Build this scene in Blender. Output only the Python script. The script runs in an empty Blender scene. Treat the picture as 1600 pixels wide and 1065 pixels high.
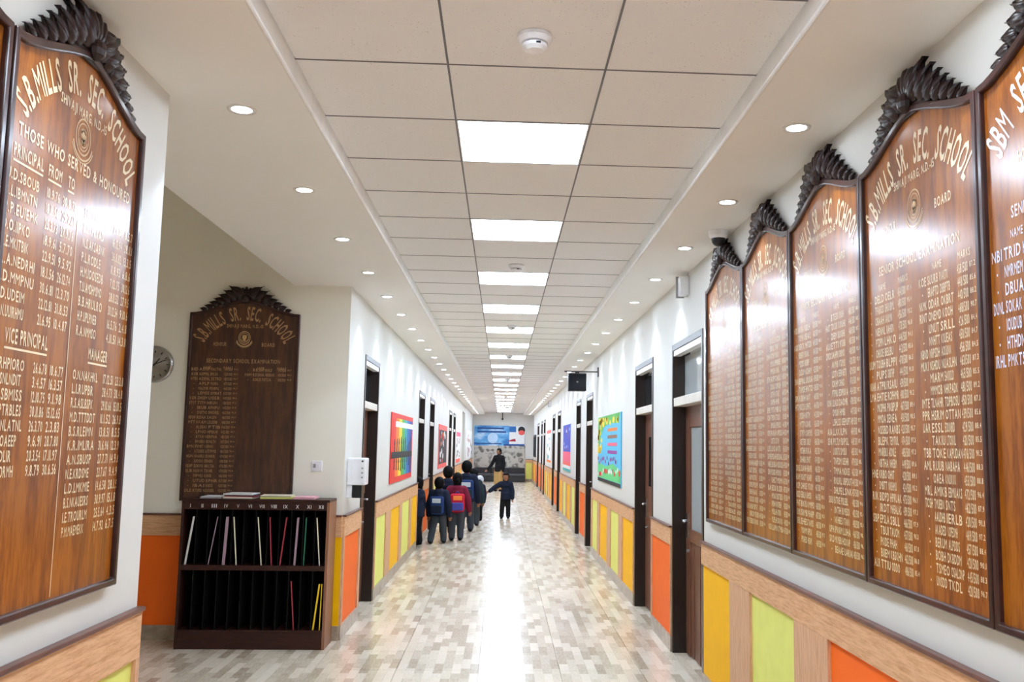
import bpy, bmesh, math, random
from mathutils import Vector, Matrix, Euler

# ------------------------------------------------------------------ scene, camera, light
scene = bpy.context.scene
COL = scene.collection
rnd = random.Random(7)
PI = math.pi
R_ = math.radians

HC = 1.65                       # eye height
PITCH, YAW, ROLL = 0.1130, 0.0491, 0.0156
FPX, CX = 1435.5, 857.9
def camera():
    cp, sp, cy, sy, cr, sr = math.cos(PITCH), math.sin(PITCH), math.cos(YAW), math.sin(YAW), math.cos(ROLL), math.sin(ROLL)
    f = Vector((sy*cp, cy*cp, sp)); r0 = Vector((cy, -sy, 0)); u0 = r0.cross(f)
    r = cr*r0 + sr*u0; u = -sr*r0 + cr*u0
    cam = bpy.data.cameras.new('camera'); o = bpy.data.objects.new('camera', cam); COL.objects.link(o)
    m = Matrix(((r.x, u.x, -f.x, 0), (r.y, u.y, -f.y, 0), (r.z, u.z, -f.z, HC), (0, 0, 0, 1)))
    o.matrix_world = m
    cam.sensor_width = 36; cam.lens = FPX/1600*36; cam.shift_x = -(CX-800)/1600
    cam.clip_start = .05; cam.clip_end = 200
    scene.camera = o
camera()
w = bpy.data.worlds.new('world'); scene.world = w; w.use_nodes = True
w.node_tree.nodes['Background'].inputs[0].default_value = (1, 1, 1, 1)
w.node_tree.nodes['Background'].inputs[1].default_value = .35
vs = scene.view_settings
vs.view_transform = 'Standard'; vs.look = 'None'; vs.gamma = 1; vs.use_curve_mapping = False
vs.exposure = 1.0
scene.cycles.max_bounces = 10; scene.cycles.diffuse_bounces = 7; scene.cycles.glossy_bounces = 4
PANEL_E = 14.0      # emission of the square ceiling panels
SPOT_W = 6.0        # watts of each downlight
LENS_E = 18.0

# ------------------------------------------------------------------ materials
MATS = {}
def srgb(c):
    return tuple(((v/255)/12.92 if v/255 <= .04045 else ((v/255+.055)/1.055)**2.4) for v in c) + (1,)
class NT:
    def __init__(s, m):
        m.use_nodes = True; s.t = m.node_tree; s.n = s.t.nodes; s.l = s.t.links
        s.b = s.n['Principled BSDF']
    def add(s, typ, **kw):
        n = s.n.new(typ)
        for k, v in kw.items():
            if k in ('ins',):
                for a, b in v.items():
                    if hasattr(b, 'is_linked'): s.l.new(b, n.inputs[a])
                    else: n.inputs[a].default_value = b
            else: setattr(n, k, v)
        return n
    def link(s, a, b): s.l.new(a, b)
    def coord(s, kind='Object', scale=(1, 1, 1)):
        c = s.add('ShaderNodeTexCoord'); mp = s.add('ShaderNodeMapping'); mp.inputs['Scale'].default_value = scale
        s.link(c.outputs[kind], mp.inputs[0]); return mp.outputs[0]
    def world(s, scale=(1, 1, 1)):
        c = s.add('ShaderNodeNewGeometry'); mp = s.add('ShaderNodeMapping'); mp.inputs['Scale'].default_value = scale
        s.link(c.outputs['Position'], mp.inputs[0]); return mp.outputs[0]
    def noise(s, vec, scale, detail=3, rough=.55):
        n = s.add('ShaderNodeTexNoise'); s.link(vec, n.inputs['Vector'])
        n.inputs['Scale'].default_value = scale; n.inputs['Detail'].default_value = detail; n.inputs['Roughness'].default_value = rough
        return n.outputs[0]
    def ramp(s, fac, stops):
        r = s.add('ShaderNodeValToRGB'); s.link(fac, r.inputs[0]); e = r.color_ramp.elements
        while len(e) < len(stops): e.new(.5)
        for el, (p, c) in zip(e, stops): el.position = p; el.color = c
        return r.outputs[0]
    def bump(s, h, strength=.2, dist=.005):
        b = s.add('ShaderNodeBump'); s.link(h, b.inputs['Height']); b.inputs['Strength'].default_value = strength
        b.inputs['Distance'].default_value = dist; s.link(b.outputs[0], s.b.inputs['Normal'])
def new(name):
    m = bpy.data.materials.new(name); MATS[name] = m; return m, NT(m)
def plain(name, c, rough=.5, metal=0, spec=.5, var=.06, coat=0, coat_rough=.08):
    m, t = new(name)
    v = t.noise(t.coord('Object'), 9)
    a = srgb(c); lo = tuple(x*(1-var) for x in a[:3])+(1,); hi = tuple(min(1, x*(1+var)) for x in a[:3])+(1,)
    t.link(t.ramp(v, [(.3, lo), (.7, hi)]), t.b.inputs['Base Color'])
    t.b.inputs['Roughness'].default_value = rough; t.b.inputs['Metallic'].default_value = metal
    t.b.inputs['Specular IOR Level'].default_value = spec
    if coat: t.b.inputs['Coat Weight'].default_value = coat; t.b.inputs['Coat Roughness'].default_value = coat_rough
    return m
def wood(name, dark, light, scale=(1, 1, 1), rough=.4, coat=0, coat_rough=.1, bump=.05, spec=.5, mid=None):
    m, t = new(name)
    p = t.coord('Object', scale)
    n1 = t.noise(p, 4, 6, .62)
    n2 = t.noise(p, 22, 4, .6)
    mx = t.add('ShaderNodeMath', operation='MULTIPLY_ADD', ins={0: n2, 1: .35, 2: n1}).outputs[0]
    st = [(.42, srgb(dark)), (.78, srgb(light))]
    if mid: st.insert(1, (.6, srgb(mid)))
    t.link(t.ramp(mx, st), t.b.inputs['Base Color'])
    t.b.inputs['Roughness'].default_value = rough; t.b.inputs['Specular IOR Level'].default_value = spec
    if coat: t.b.inputs['Coat Weight'].default_value = coat; t.b.inputs['Coat Roughness'].default_value = coat_rough
    if bump: t.bump(n2, bump, .002)
    return m
def emit(name, c, e):
    m, t = new(name)
    t.b.inputs['Base Color'].default_value = (.8, .8, .8, 1)
    t.b.inputs['Emission Color'].default_value = c; t.b.inputs['Emission Strength'].default_value = e
    return m

def make_materials():
    # painted plaster
    for nm, c in (('wall_paint', (217, 216, 211)), ('soffit_paint', (244, 242, 238)), ('lobby_paint_lit', (244, 240, 228))):  # paler lobby colour stands in for light the lobby lacks
        m, t = new(nm); p = t.world()
        v = t.noise(p, 1.3, 4); a = srgb(c)
        t.link(t.ramp(v, [(.3, tuple(x*.97 for x in a[:3])+(1,)), (.7, a)]), t.b.inputs['Base Color'])
        t.b.inputs['Roughness'].default_value = .55
        t.bump(t.noise(p, 160, 2), .04, .002)
    # mineral fibre ceiling tile with pin holes
    m, t = new('ceiling_tile'); p = t.world()
    v = t.add('ShaderNodeTexVoronoi'); t.link(p, v.inputs['Vector']); v.inputs['Scale'].default_value = 75
    hole = t.ramp(v.outputs['Distance'], [(.10, (.5, .47, .44, 1)), (.20, (.86, .855, .86, 1))])
    big = t.noise(p, 20, 2)
    mx = t.add('ShaderNodeMix', data_type='RGBA'); t.link(t.ramp(big, [(.45, (0, 0, 0, 1)), (.62, (1, 1, 1, 1))]), mx.inputs['Factor'])
    mx.inputs['A'].default_value = (.85, .845, .85, 1); t.link(hole, mx.inputs['B'])
    t.link(mx.outputs['Result'], t.b.inputs['Base Color']); t.b.inputs['Roughness'].default_value = .9
    t.bump(t.noise(p, 240, 2), .12, .002)
    plain('grid_bar', (104, 102, 108), .45)
    plain('white_trim', (232, 230, 226), .35)
    plain('white_plastic', (235, 236, 240), .3)
    plain('grey_plastic', (150, 152, 155), .4)
    plain('black_plastic', (14, 16, 20), .35)
    # floor tile printed with small wood blocks (long side runs down the corridor)
    m, t = new('floor_tile'); g = t.add('ShaderNodeNewGeometry')
    mp = t.add('ShaderNodeMapping'); t.link(g.outputs['Position'], mp.inputs[0]); mp.inputs['Rotation'].default_value = (0, 0, PI/2)
    b = t.add('ShaderNodeTexBrick', offset=.5, squash=1); t.link(mp.outputs[0], b.inputs['Vector'])
    b.inputs['Color1'].default_value = (0, 0, 0, 1); b.inputs['Color2'].default_value = (1, 1, 1, 1); b.inputs['Mortar'].default_value = (.35, .35, .35, 1)
    b.inputs['Scale'].default_value = 1; b.inputs['Mortar Size'].default_value = .0012; b.inputs['Brick Width'].default_value = .30
    b.inputs['Row Height'].default_value = .0667; b.inputs['Bias'].default_value = 0
    gr = t.noise(t.world((14, 2.2, 1)), 6, 5)
    f = t.add('ShaderNodeMath', operation='MULTIPLY_ADD', ins={0: gr, 1: .55, 2: t.add('ShaderNodeMath', operation='MULTIPLY', ins={0: b.outputs['Color'], 1: .62}).outputs[0]}).outputs[0]
    t.link(t.ramp(f, [(.12, srgb((152, 134, 114))), (.36, srgb((188, 173, 152))), (.62, srgb((213, 200, 180))), (.9, srgb((228, 217, 200)))]), t.b.inputs['Base Color'])
    t.b.inputs['Roughness'].default_value = .21; t.b.inputs['Specular IOR Level'].default_value = .34
    t.bump(t.noise(t.world(), 5, 2), .03, .004)
    plain('grout', (150, 136, 120), .7)
    m, t = new('skirting_stone'); p = t.world()
    t.link(t.ramp(t.noise(p, 9, 5), [(.3, srgb((140, 122, 104))), (.7, srgb((190, 174, 154)))]), t.b.inputs['Base Color']); t.b.inputs['Roughness'].default_value = .3
    # wainscot laminate, grain along the wall or upright
    wood('laminate_rail', (186, 132, 92), (226, 180, 138), (2.2, 2.2, 26), .5, bump=.02, spec=.25, mid=(210, 160, 118))
    wood('laminate_stile', (182, 134, 100), (220, 176, 140), (26, 26, 2.2), .5, bump=.02, spec=.25, mid=(204, 156, 120))
    wood('cap_wood', (74, 40, 32), (112, 66, 52), (2, 2, 20), .35)
    plain('panel_yellow', (255, 192, 0), .55, var=.03, spec=.18)
    plain('panel_green', (228, 231, 126), .55, var=.03, spec=.18)
    plain('panel_orange', (255, 114, 32), .55, var=.03, spec=.18)
    # doors
    wood('door_dark', (22, 15, 12), (44, 31, 24), (20, 20, 2), .32, bump=.02)
    wood('door_leaf', (78, 46, 34), (124, 80, 60), (24, 24, 1.6), .35, bump=.03)
    plain('transom_bar', (214, 206, 194), .4)
    m, t = new('unlit_room_glass'); t.b.inputs['Base Color'].default_value = (.012, .014, .017, 1); t.b.inputs['Roughness'].default_value = .04  # opaque pane; the unlit room behind is painted into its near-black colour
    m, t = new('lit_room_glass'); t.b.inputs['Base Color'].default_value = srgb((176, 182, 182)); t.b.inputs['Roughness'].default_value = .08  # opaque pane; light of the lit room behind is put into its grey
    plain('steel', (190, 190, 192), .25, metal=1)
    plain('dark_room', (20, 18, 18), .9)  # room beyond the open doorway, its lack of light painted near-black
    # honour boards
    wood('board_wood', (94, 44, 2), (164, 94, 16), (7, 7, .9), .5, coat=1, coat_rough=.21, bump=.03, spec=.1, mid=(132, 68, 6))
    wood('board_wood_dark', (44, 23, 13), (86, 48, 24), (7, 7, .9), .4, coat=.35, coat_rough=.25, bump=.03, mid=(62, 33, 18))
    wood('board_frame', (34, 16, 15), (62, 30, 26), (3, 3, 3), .35, coat=.5, coat_rough=.15, spec=.3)
    wood('carved_wood', (24, 14, 13), (50, 30, 27), (5, 5, 5), .4, coat=.2, coat_rough=.25, spec=.3)
    plain('gilt', (240, 214, 168), .5, coat=1, coat_rough=.21); plain('gilt_dim', (176, 134, 92), .55); plain('paint_white', (232, 230, 240), .5, coat=1, coat_rough=.15)
    plain('emblem_gilt', (216, 176, 122), .5, coat=1, coat_rough=.15)
    # shelf
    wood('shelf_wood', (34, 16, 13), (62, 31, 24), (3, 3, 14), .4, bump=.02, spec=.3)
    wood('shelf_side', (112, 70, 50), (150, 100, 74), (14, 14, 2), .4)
    plain('slot_shade', (13, 8, 8), .7, spec=.2)  # shade inside the shelf slots put into a near-black colour
    for n, c in {'paper_white': (226, 224, 222), 'paper_pink': (238, 178, 190), 'paper_lime': (214, 216, 120), 'folder_yellow': (240, 196, 24), 'folder_red': (168, 52, 66),
                 'folder_green': (40, 110, 84), 'folder_mauve': (168, 140, 156), 'folder_dark': (46, 44, 50), 'cream': (238, 228, 206)}.items(): plain(n, c, .6)
    for n, c in {'red': (226, 52, 44), 'orange': (246, 130, 44), 'yellow': (252, 214, 50), 'green': (92, 178, 80), 'teal': (40, 168, 168), 'blue': (34, 108, 186), 'sky': (84, 186, 226),
                 'indigo': (58, 62, 150), 'purple': (148, 44, 150), 'pink': (240, 96, 130), 'ink': (28, 30, 34), 'mint': (96, 206, 130), 'coral': (244, 96, 92), 'royal': (46, 70, 190),
                 'pale': (232, 234, 236), 'brownc': (150, 104, 80), 'deepblue': (18, 74, 146), 'iceblue': (186, 216, 244), 'crimson': (170, 24, 52)}.items(): plain('c_'+n, c, .55, var=.04)
    # end wall
    m, t = new('patterned_paper'); p = t.world((1, 1, 1))
    n = t.add('ShaderNodeTexVoronoi', feature='SMOOTH_F1'); t.link(p, n.inputs['Vector']); n.inputs['Scale'].default_value = 5
    d = t.add('ShaderNodeTexWave', wave_type='RINGS'); t.link(p, d.inputs['Vector']); d.inputs['Scale'].default_value = 2.6; d.inputs['Distortion'].default_value = 12; d.inputs['Detail'].default_value = 2
    mm = t.add('ShaderNodeMath', operation='MULTIPLY_ADD', ins={0: d.outputs['Fac'], 1: .5, 2: n.outputs['Distance']}).outputs[0]
    t.link(t.ramp(mm, [(.35, srgb((104, 102, 96))), (.8, srgb((188, 186, 178)))]), t.b.inputs['Base Color']); t.b.inputs['Roughness'].default_value = .6
    m, t = new('banner_blue'); p = t.world((.9, 1, 1.6))
    t.link(t.ramp(t.noise(p, 1.6, 3), [(.35, srgb((36, 118, 196))), (.5, srgb((104, 176, 228))), (.65, srgb((196, 222, 246)))]), t.b.inputs['Base Color']); t.b.inputs['Roughness'].default_value = .45
    plain('bench_dark', (34, 38, 44), .4); plain('bench_edge', (70, 74, 80), .35)
    # people
    plain('skin', (146, 98, 74), .55, var=.04)
    plain('hair', (10, 8, 8), .7, spec=.15)
    for n, c in {'navy': (20, 29, 50), 'maroon': (120, 26, 52), 'blackcloth': (20, 21, 26), 'greytrouser': (60, 66, 74), 'darkgreen': (32, 50, 56), 'khaki': (186, 152, 98),
                 'blueback': (30, 54, 104), 'redback': (196, 34, 58), 'shoe': (12, 12, 14), 'whitecloth': (200, 208, 214), 'eye_white': (230, 226, 220), 'lip': (120, 62, 56)}.items(): plain(n, c, .8, spec=.25)
    emit('panel_light', (.80, .955, 1.15, 1), PANEL_E)
    emit('lens_light', (.85, .97, 1.08, 1), LENS_E).cycles.emission_sampling = 'NONE'
make_materials()

# ------------------------------------------------------------------ mesh helpers
class MB:
    def __init__(s): s.v = []; s.f = []; s.m = []
    def add(s, vs, fs, mi=0):
        k = len(s.v); s.v += [tuple(v) for v in vs]
        for f in fs: s.f.append(tuple(i+k for i in f)); s.m.append(mi)
        return s
    def box(s, x0, x1, y0, y1, z0, z1, mi=0):
        x0, x1 = sorted((x0, x1)); y0, y1 = sorted((y0, y1)); z0, z1 = sorted((z0, z1))
        return s.add([(x0, y0, z0), (x1, y0, z0), (x1, y1, z0), (x0, y1, z0), (x0, y0, z1), (x1, y0, z1), (x1, y1, z1), (x0, y1, z1)],
                     [(0, 3, 2, 1), (4, 5, 6, 7), (0, 1, 5, 4), (1, 2, 6, 5), (2, 3, 7, 6), (3, 0, 4, 7)], mi)
    def prism(s, pts, y0, y1, mi=0):          # polygon in x,z (counter-clockwise seen from -y), extruded along y
        n = len(pts)
        vs = [(x, y0, z) for x, z in pts] + [(x, y1, z) for x, z in pts]
        fs = [tuple(range(n)), tuple(reversed(range(n, 2*n)))]
        fs += [(i, i+n, (i+1) % n+n, (i+1) % n) for i in range(n)]
        return s.add(vs, fs, mi)
    def lathe(s, prof, c=(0, 0, 0), n=20, mi=0, axis='z'):
        vs = []; fs = []; k = len(prof)
        for i in range(n):
            a = 2*PI*i/n
            for r, h in prof:
                p = (r*math.cos(a), r*math.sin(a), h)
                if axis == 'y': p = (p[0], -p[2], p[1])
                if axis == 'x': p = (p[2], p[0], p[1])
                vs.append((c[0]+p[0], c[1]+p[1], c[2]+p[2]))
        for i in range(n):
            j = (i+1) % n
            for q in range(k-1): fs.append((i*k+q, j*k+q, j*k+q+1, i*k+q+1))
        fs.append(tuple(reversed([i*k for i in range(n)]))); fs.append(tuple(i*k+k-1 for i in range(n)))
        return s.add(vs, fs, mi)
    def tube(s, p, q, r0, r1=None, n=10, mi=0):
        p, q = Vector(p), Vector(q); r1 = r0 if r1 is None else r1
        d = (q-p).normalized(); a = d.orthogonal().normalized(); b = d.cross(a)
        vs = [p+(a*math.cos(2*PI*i/n)+b*math.sin(2*PI*i/n))*r0 for i in range(n)]+[q+(a*math.cos(2*PI*i/n)+b*math.sin(2*PI*i/n))*r1 for i in range(n)]
        fs = [(i, (i+1) % n, (i+1) % n+n, i+n) for i in range(n)]+[tuple(reversed(range(n))), tuple(range(n, 2*n))]
        return s.add(vs, fs, mi)
    def ball(s, c, r, n=12, mi=0, rot=None):
        r = (r, r, r) if not hasattr(r, '__len__') else r
        h = n//2; vs = [Vector((0, 0, r[2]))]; fs = []
        for i in range(1, h):
            t = PI*i/h
            for j in range(n):
                a = 2*PI*j/n; vs.append(Vector((r[0]*math.sin(t)*math.cos(a), r[1]*math.sin(t)*math.sin(a), r[2]*math.cos(t))))
        vs.append(Vector((0, 0, -r[2])))
        for j in range(n): fs.append((0, 1+j, 1+(j+1) % n))
        for i in range(h-2):
            for j in range(n): fs.append((1+i*n+j, 1+(i+1)*n+j, 1+(i+1)*n+(j+1) % n, 1+i*n+(j+1) % n))
        L = len(vs)-1
        for j in range(n): fs.append((L, L-n+(j+1) % n, L-n+j))
        if rot is not None: vs = [rot @ v for v in vs]
        return s.add([v+Vector(c) for v in vs], fs, mi)
    def mesh(s, name, mats, smooth=False, off=(0, 0, 0)):
        me = bpy.data.meshes.new(name)
        me.from_pydata([(v[0]-off[0], v[1]-off[1], v[2]-off[2]) for v in s.v], [], s.f)
        for m in (mats if isinstance(mats, (list, tuple)) else [mats]): me.materials.append(MATS[m])
        if isinstance(mats, (list, tuple)) and len(mats) > 1: me.polygons.foreach_set('material_index', s.m)
        if smooth: me.polygons.foreach_set('use_smooth', [True]*len(me.polygons))
        me.update(); return me
    def build(s, name, mats, parent=None, smooth=False, bevel=0, world=False, segs=2):
        off = parent.location if (parent is not None and world) else (0, 0, 0)
        o = bpy.data.objects.new(name, s.mesh(name, mats, smooth, off)); COL.objects.link(o)
        if parent is not None: o.parent = parent
        if bevel: add_bevel(o, bevel, segs)
        return o
def add_bevel(o, wdt, segs=2):
    b = o.modifiers.new('bevel', 'BEVEL'); b.width = wdt; b.segments = segs; b.limit_method = 'ANGLE'; b.angle_limit = R_(40)
def B(*a): return MB().box(*a)
def link_copy(me, name, parent, loc=(0, 0, 0), rot=(0, 0, 0), scale=(1, 1, 1)):
    o = bpy.data.objects.new(name, me); COL.objects.link(o); o.parent = parent; o.location = loc; o.rotation_euler = rot; o.scale = scale; return o
def tag(o, label, cat, group=None):
    o['label'] = label; o['category'] = cat
    if group: o['group'] = group
    return o
def thing(name, label, cat, loc=(0, 0, 0), rz=0, group=None):
    o = bpy.data.objects.new(name, None); COL.objects.link(o); o.location = loc; o.rotation_euler = (0, 0, rz); o.empty_display_size = .1
    return tag(o, label, cat, group)
def struct(o, label=None):
    o['kind'] = 'structure'
    if label: o['label'] = label
    return o
def group_node(name, loc=(0, 0, 0), rz=0, label=None):
    o = bpy.data.objects.new(name, None); COL.objects.link(o); o.location = loc; o.rotation_euler = (0, 0, rz); o.empty_display_size = .1
    return struct(o, label)
def copy_tree(o, parent=None):
    c = o.copy(); COL.objects.link(c); c.parent = parent
    for ch in list(o.children): copy_tree(ch, c)
    return c
ORD = 'first second third fourth fifth sixth seventh eighth ninth tenth eleventh twelfth thirteenth fourteenth fifteenth sixteenth seventeenth eighteenth nineteenth twentieth'.split()
ORD += ['twenty-'+x for x in ORD[:9]]+['thirtieth']+['thirty-'+x for x in ORD[:9]]

# ------------------------------------------------------------------ dimensions
XR, XL = 1.42, -1.34          # wall faces of the corridor
YB, YE = -3.2, 42.0           # behind the camera, end wall
ZS, ZC = 3.0, 3.077           # plaster soffit, tile ceiling
TX0, TX1 = -.811, .952        # tile field
Y_NEAR, Y_FAR = 3.57, 8.02    # the lobby opening in the left side
LX = -1.835                   # soffit edge over the lobby
R_DOORS = [(6.45, 7.64), (8.63, 9.79), (14.42, 15.5), (16.62, 17.62), (22.35, 23.52), (24.75, 25.9), (30.35, 31.4), (32.4, 33.45), (35.3, 37.0)]
L_DOORS = [(8.95, 9.98), (14.83, 15.92), (17.08, 18.2), (23.35, 24.45), (25.35, 26.45)]
DH = 2.5

# ------------------------------------------------------------------ shell
def wall_run(name, x0, x1, y0, y1, doors, top=3.2):
    m = MB(); y = y0
    for a, b in doors:
        m.box(x0, x1, y, a, 0, top); m.box(x0, x1, a, b, DH, top); y = b
    m.box(x0, x1, y, y1, 0, top)
    return struct(m.build(name, 'wall_paint'))
wall_run('wall_right', XR, XR+.25, YB, YE, R_DOORS)
struct(MB().box(XL-.25, XL, YB, Y_NEAR, 0, 3.2).build('wall_left_near', 'wall_paint'))
wall_run('wall_left', XL-.25, XL, Y_FAR-.02, 31.0, L_DOORS)
struct(MB().box(XL-.25, XL, 33.2, YE, 0, 3.2).box(XL-.25, XL, 31, 33.2, 2.75, 3.2).box(XL-.9, XL-.8, 30.9, 33.3, 0, 3.2).box(XL-.9, XL-.25, 30.8, 31.0, 0, 3.2).box(XL-.9, XL-.25, 33.2, 33.4, 0, 3.2).build('wall_left_far', 'wall_paint'))
struct(MB().box(XL-.25, XR+.25, YE, YE+.2, 0, 3.2).build('wall_end', 'wall_paint'))
struct(MB().box(XL-.25, XR+.25, YB-.2, YB, 0, 3.2).build('wall_behind', 'wall_paint'))
struct(MB().box(-6.2, XL-.25, Y_FAR-.02, Y_FAR+.2, 0, 4.4).box(XL-.25, XL-.0005, Y_FAR-.0205, Y_FAR, 0, 3.0).build('wall_lobby_back', 'lobby_paint_lit'))
struct(MB().box(-6.2, XL-.25, Y_NEAR-.25, Y_NEAR-.001, 0, 4.4).build('wall_lobby_front', 'lobby_paint_lit'))
struct(MB().box(-6.4, -6.2, Y_NEAR-.25, Y_FAR+.2, 0, 4.4).build('wall_lobby_side', 'lobby_paint_lit'))
struct(MB().box(-6.2, LX, Y_NEAR-.25, Y_FAR+.2, 4.3, 4.4).box(LX, LX+.12, Y_NEAR, Y_FAR-.02, ZS+.121, 4.4).build('ceiling_lobby', 'lobby_paint_lit'))

# floor: tiles laid on a bed, each tile its own piece as far as it can be told apart
fl = struct(MB().box(-6.2, XR+1.6, YB, YE, -.1, -.012).build('floor', 'grout'), 'glossy floor of cream tiles printed with small wood blocks')
T = .6; G = .0016
tile_me = MB().box(G, T-G, G, T-G, -.012, 0).mesh('floor_tile', 'floor_tile')
rest = MB()
cells = []
nx0, nx1 = -3, 3
xs = [XL+T*i for i in range(5)]           # 1.38, clipped at the walls
for j in range(0, 78):
    y0 = YB+T*j
    if y0 >= YE: break
    for i, x0 in enumerate(xs):
        x1 = min(x0+T, XR); y1 = min(y0+T, YE)
        cells.append((x0, x1, y0, y1))
for j in range(0, 8):
    y0 = Y_NEAR+T*j
    for i in range(1, 9):
        x1 = XL-T*(i-1); x0 = max(x1-T, -6.2); y1 = min(y0+T, Y_FAR-.02)
        if y1 > y0: cells.append((x0, x1, y0, y1))
n_t = 0
for x0, x1, y0, y1 in cells:
    seen = y0 > 5.4 and x1 > -3.9
    if seen and n_t < 230 and y0 < 27:
        full = abs(x1-x0-T) < 1e-4 and abs(y1-y0-T) < 1e-4
        if full: link_copy(tile_me, 'floor_tile', fl, (x0, y0, 0))
        else: MB().box(x0+G, x1-G, y0+G, y1-G, -.012, 0).build('floor_tile', 'floor_tile', fl)
        n_t += 1
    else: rest.box(x0+G, x1-G, y0+G, y1-G, -.012, 0)
for a, b in R_DOORS: rest.box(XR, XR+.3, a, b, -.012, 0)
for a, b in L_DOORS: rest.box(XL-.3, XL, a, b, -.012, 0)
rest.box(XL-.9, XL, 31, 33.2, -.012, 0); rest.box(XL-2.2, XL-.3, 14.2, 16.6, -.012, 0)
o = rest.build('floor_tiling', 'floor_tile', fl); o['kind'] = 'stuff'

# ceiling: plaster soffit with a tray of mineral tiles
ce = struct(MB().box(LX, TX0-.013, YB, Y_FAR, ZS, ZS+.12).box(XL, TX0-.013, Y_FAR, YE, ZS, ZS+.12).box(TX1+.013, XR, YB, YE, ZS, ZS+.12).box(XL-.9, XL, 30.8, 33.4, 2.99, 3.12)
            .build('ceiling', 'soffit_paint'), 'cream plaster soffits framing a tray of speckled ceiling tiles')
struct(MB().box(XL-.3, XR+.3, YB-.2, YE+.2, 3.2, 3.3).build('ceiling_slab', 'white_trim'))
def cove(x, s, name):         # white strip rounding the tray edge
    pts = [(x-s*.013, ZS-.003), (x-s*.006, ZS-.003), (x-s*.001, ZS+.001), (x+s*.002, ZS+.008), (x+s*.002, ZC+.004), (x-s*.013, ZC+.004)]
    m = MB(); n = len(pts)
    vs = [(p[0], YB, p[1]) for p in pts]+[(p[0], YE, p[1]) for p in pts]
    m.add(vs, [(i, (i+1) % n, (i+1) % n+n, i+n) for i in range(n)]+[tuple(range(n)), tuple(range(n, 2*n))])
    m.build(name, 'white_trim', ce, smooth=False)
cove(TX0, 1, 'tray_edge_strip'); cove(TX1, -1, 'tray_edge_strip')
ROW0 = 3.361
TB = [TX0, -.235, .365, TX1]
k0 = int((YB-ROW0)/.6)-1; k1 = int((YE-ROW0)/.6)
def is_light(k): return (k-1) % 3 == 0
ctile = {}
rest = MB(); barrest = MB(); panels = []
for k in range(k0, k1+1):
    ya, yb = ROW0+.6*k, min(ROW0+.6*(k+1), YE)
    if ya < YB: continue
    for c in range(3):
        xa, xb = TB[c], TB[c+1]
        if c == 1 and is_light(k) and yb-ya > .5: panels.append((ya, yb)); continue
        if -1 <= k <= 22 and yb-ya > .5:
            if c not in ctile: ctile[c] = MB().box(xa+.004, xb-.004, .004, .596, 0, .015).mesh('ceiling_tile', 'ceiling_tile')
            link_copy(ctile[c], 'ceiling_tile', ce, (0, ya, ZC+.003))
        else: rest.box(xa+.004, xb-.004, ya+.004, yb-.004, ZC+.003, ZC+.018)
o = rest.build('ceiling_tiling', 'ceiling_tile', ce); o['kind'] = 'stuff'
for x in TB[1:3]: MB().box(x-.004, x+.004, YB, YE, ZC, ZC+.03).build('ceiling_bar', 'grid_bar', ce)
bar_me = MB().box(TX0, TX1, -.004, .004, 0, .028).mesh('ceiling_bar', 'grid_bar')
for k in range(k0, k1+1):
    y = ROW0+.6*k
    if y < YB: continue
    if -1 <= k <= 22: link_copy(bar_me, 'ceiling_bar', ce, (0, y, ZC+.001))
    else: barrest.box(TX0, TX1, y-.006, y+.006, ZC+.001, ZC+.03)
o = barrest.build('ceiling_bars', 'grid_bar', ce); o['kind'] = 'stuff'

# square light panels
p0 = None; n = 0
for ya, yb in panels:
    vis = ya > 3.5
    lab = f'{ORD[n]} square white ceiling light panel counting from the camera' if vis else 'square white ceiling light panel behind the camera'
    if vis: n += 1
    if p0 is None:
        p0 = thing('ceiling_light', lab, 'ceiling light', (.065, ya+.3, ZC), 0, 'square light panels in the ceiling')
        MB().box(-.29, .29, -.29, .29, .002, .012).build('diffuser', 'panel_light', p0)
        MB().box(-.296, -.29, -.296, .296, 0, .02).box(.29, .296, -.296, .296, 0, .02).box(-.29, .29, -.296, -.29, 0, .02).box(-.29, .29, .29, .296, 0, .02).build('frame', 'white_trim', p0)
    else:
        c = copy_tree(p0); c.location = (.065, ya+.3, ZC); c['label'] = lab
# downlights in both soffits
sp = bpy.data.lights.new('downlight_lamp', 'SPOT'); sp.energy = SPOT_W; sp.spot_size = R_(86); sp.spot_blend = .2; sp.shadow_soft_size = .025; sp.color = (.80, .955, 1.15)
d0 = None
for side, x, nm in ((0, -1.095, 'board with the school crest and clock side'), (1, 1.215, 'long row of honour boards side')):
    n = 0; y = 3.70-1.2*5
    while y < YE-.4:
        vis = y > 3
        row = 'in the soffit above the long row of boards' if side else 'in the soffit on the clock and bookshelf side'
        lab = (f'{ORD[n]} round downlight from the camera ' + row) if vis else 'round downlight behind the camera '+row
        if vis: n += 1
        if d0 is None:
            d0 = thing('downlight', lab, 'downlight', (x, y, ZS), 0, 'round downlights in the soffits')
            MB().lathe([(.040, .0), (.042, -.004), (.058, -.005), (.060, 0), (.058, .001)], n=24).build('trim_ring', 'white_trim', d0, smooth=True)
            MB().lathe([(.0005, -.003), (.040, -.003), (.040, .002), (.0005, .002)], n=24).build('lens', 'lens_light', d0)
            l = bpy.data.objects.new('lamp', sp); COL.objects.link(l); l.parent = d0; l.location = (0, 0, -.02)
        else:
            c = copy_tree(d0); c.location = (x, y, ZS); c['label'] = lab; c['group'] = 'round downlights in the soffits'
        y += 1.2

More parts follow.
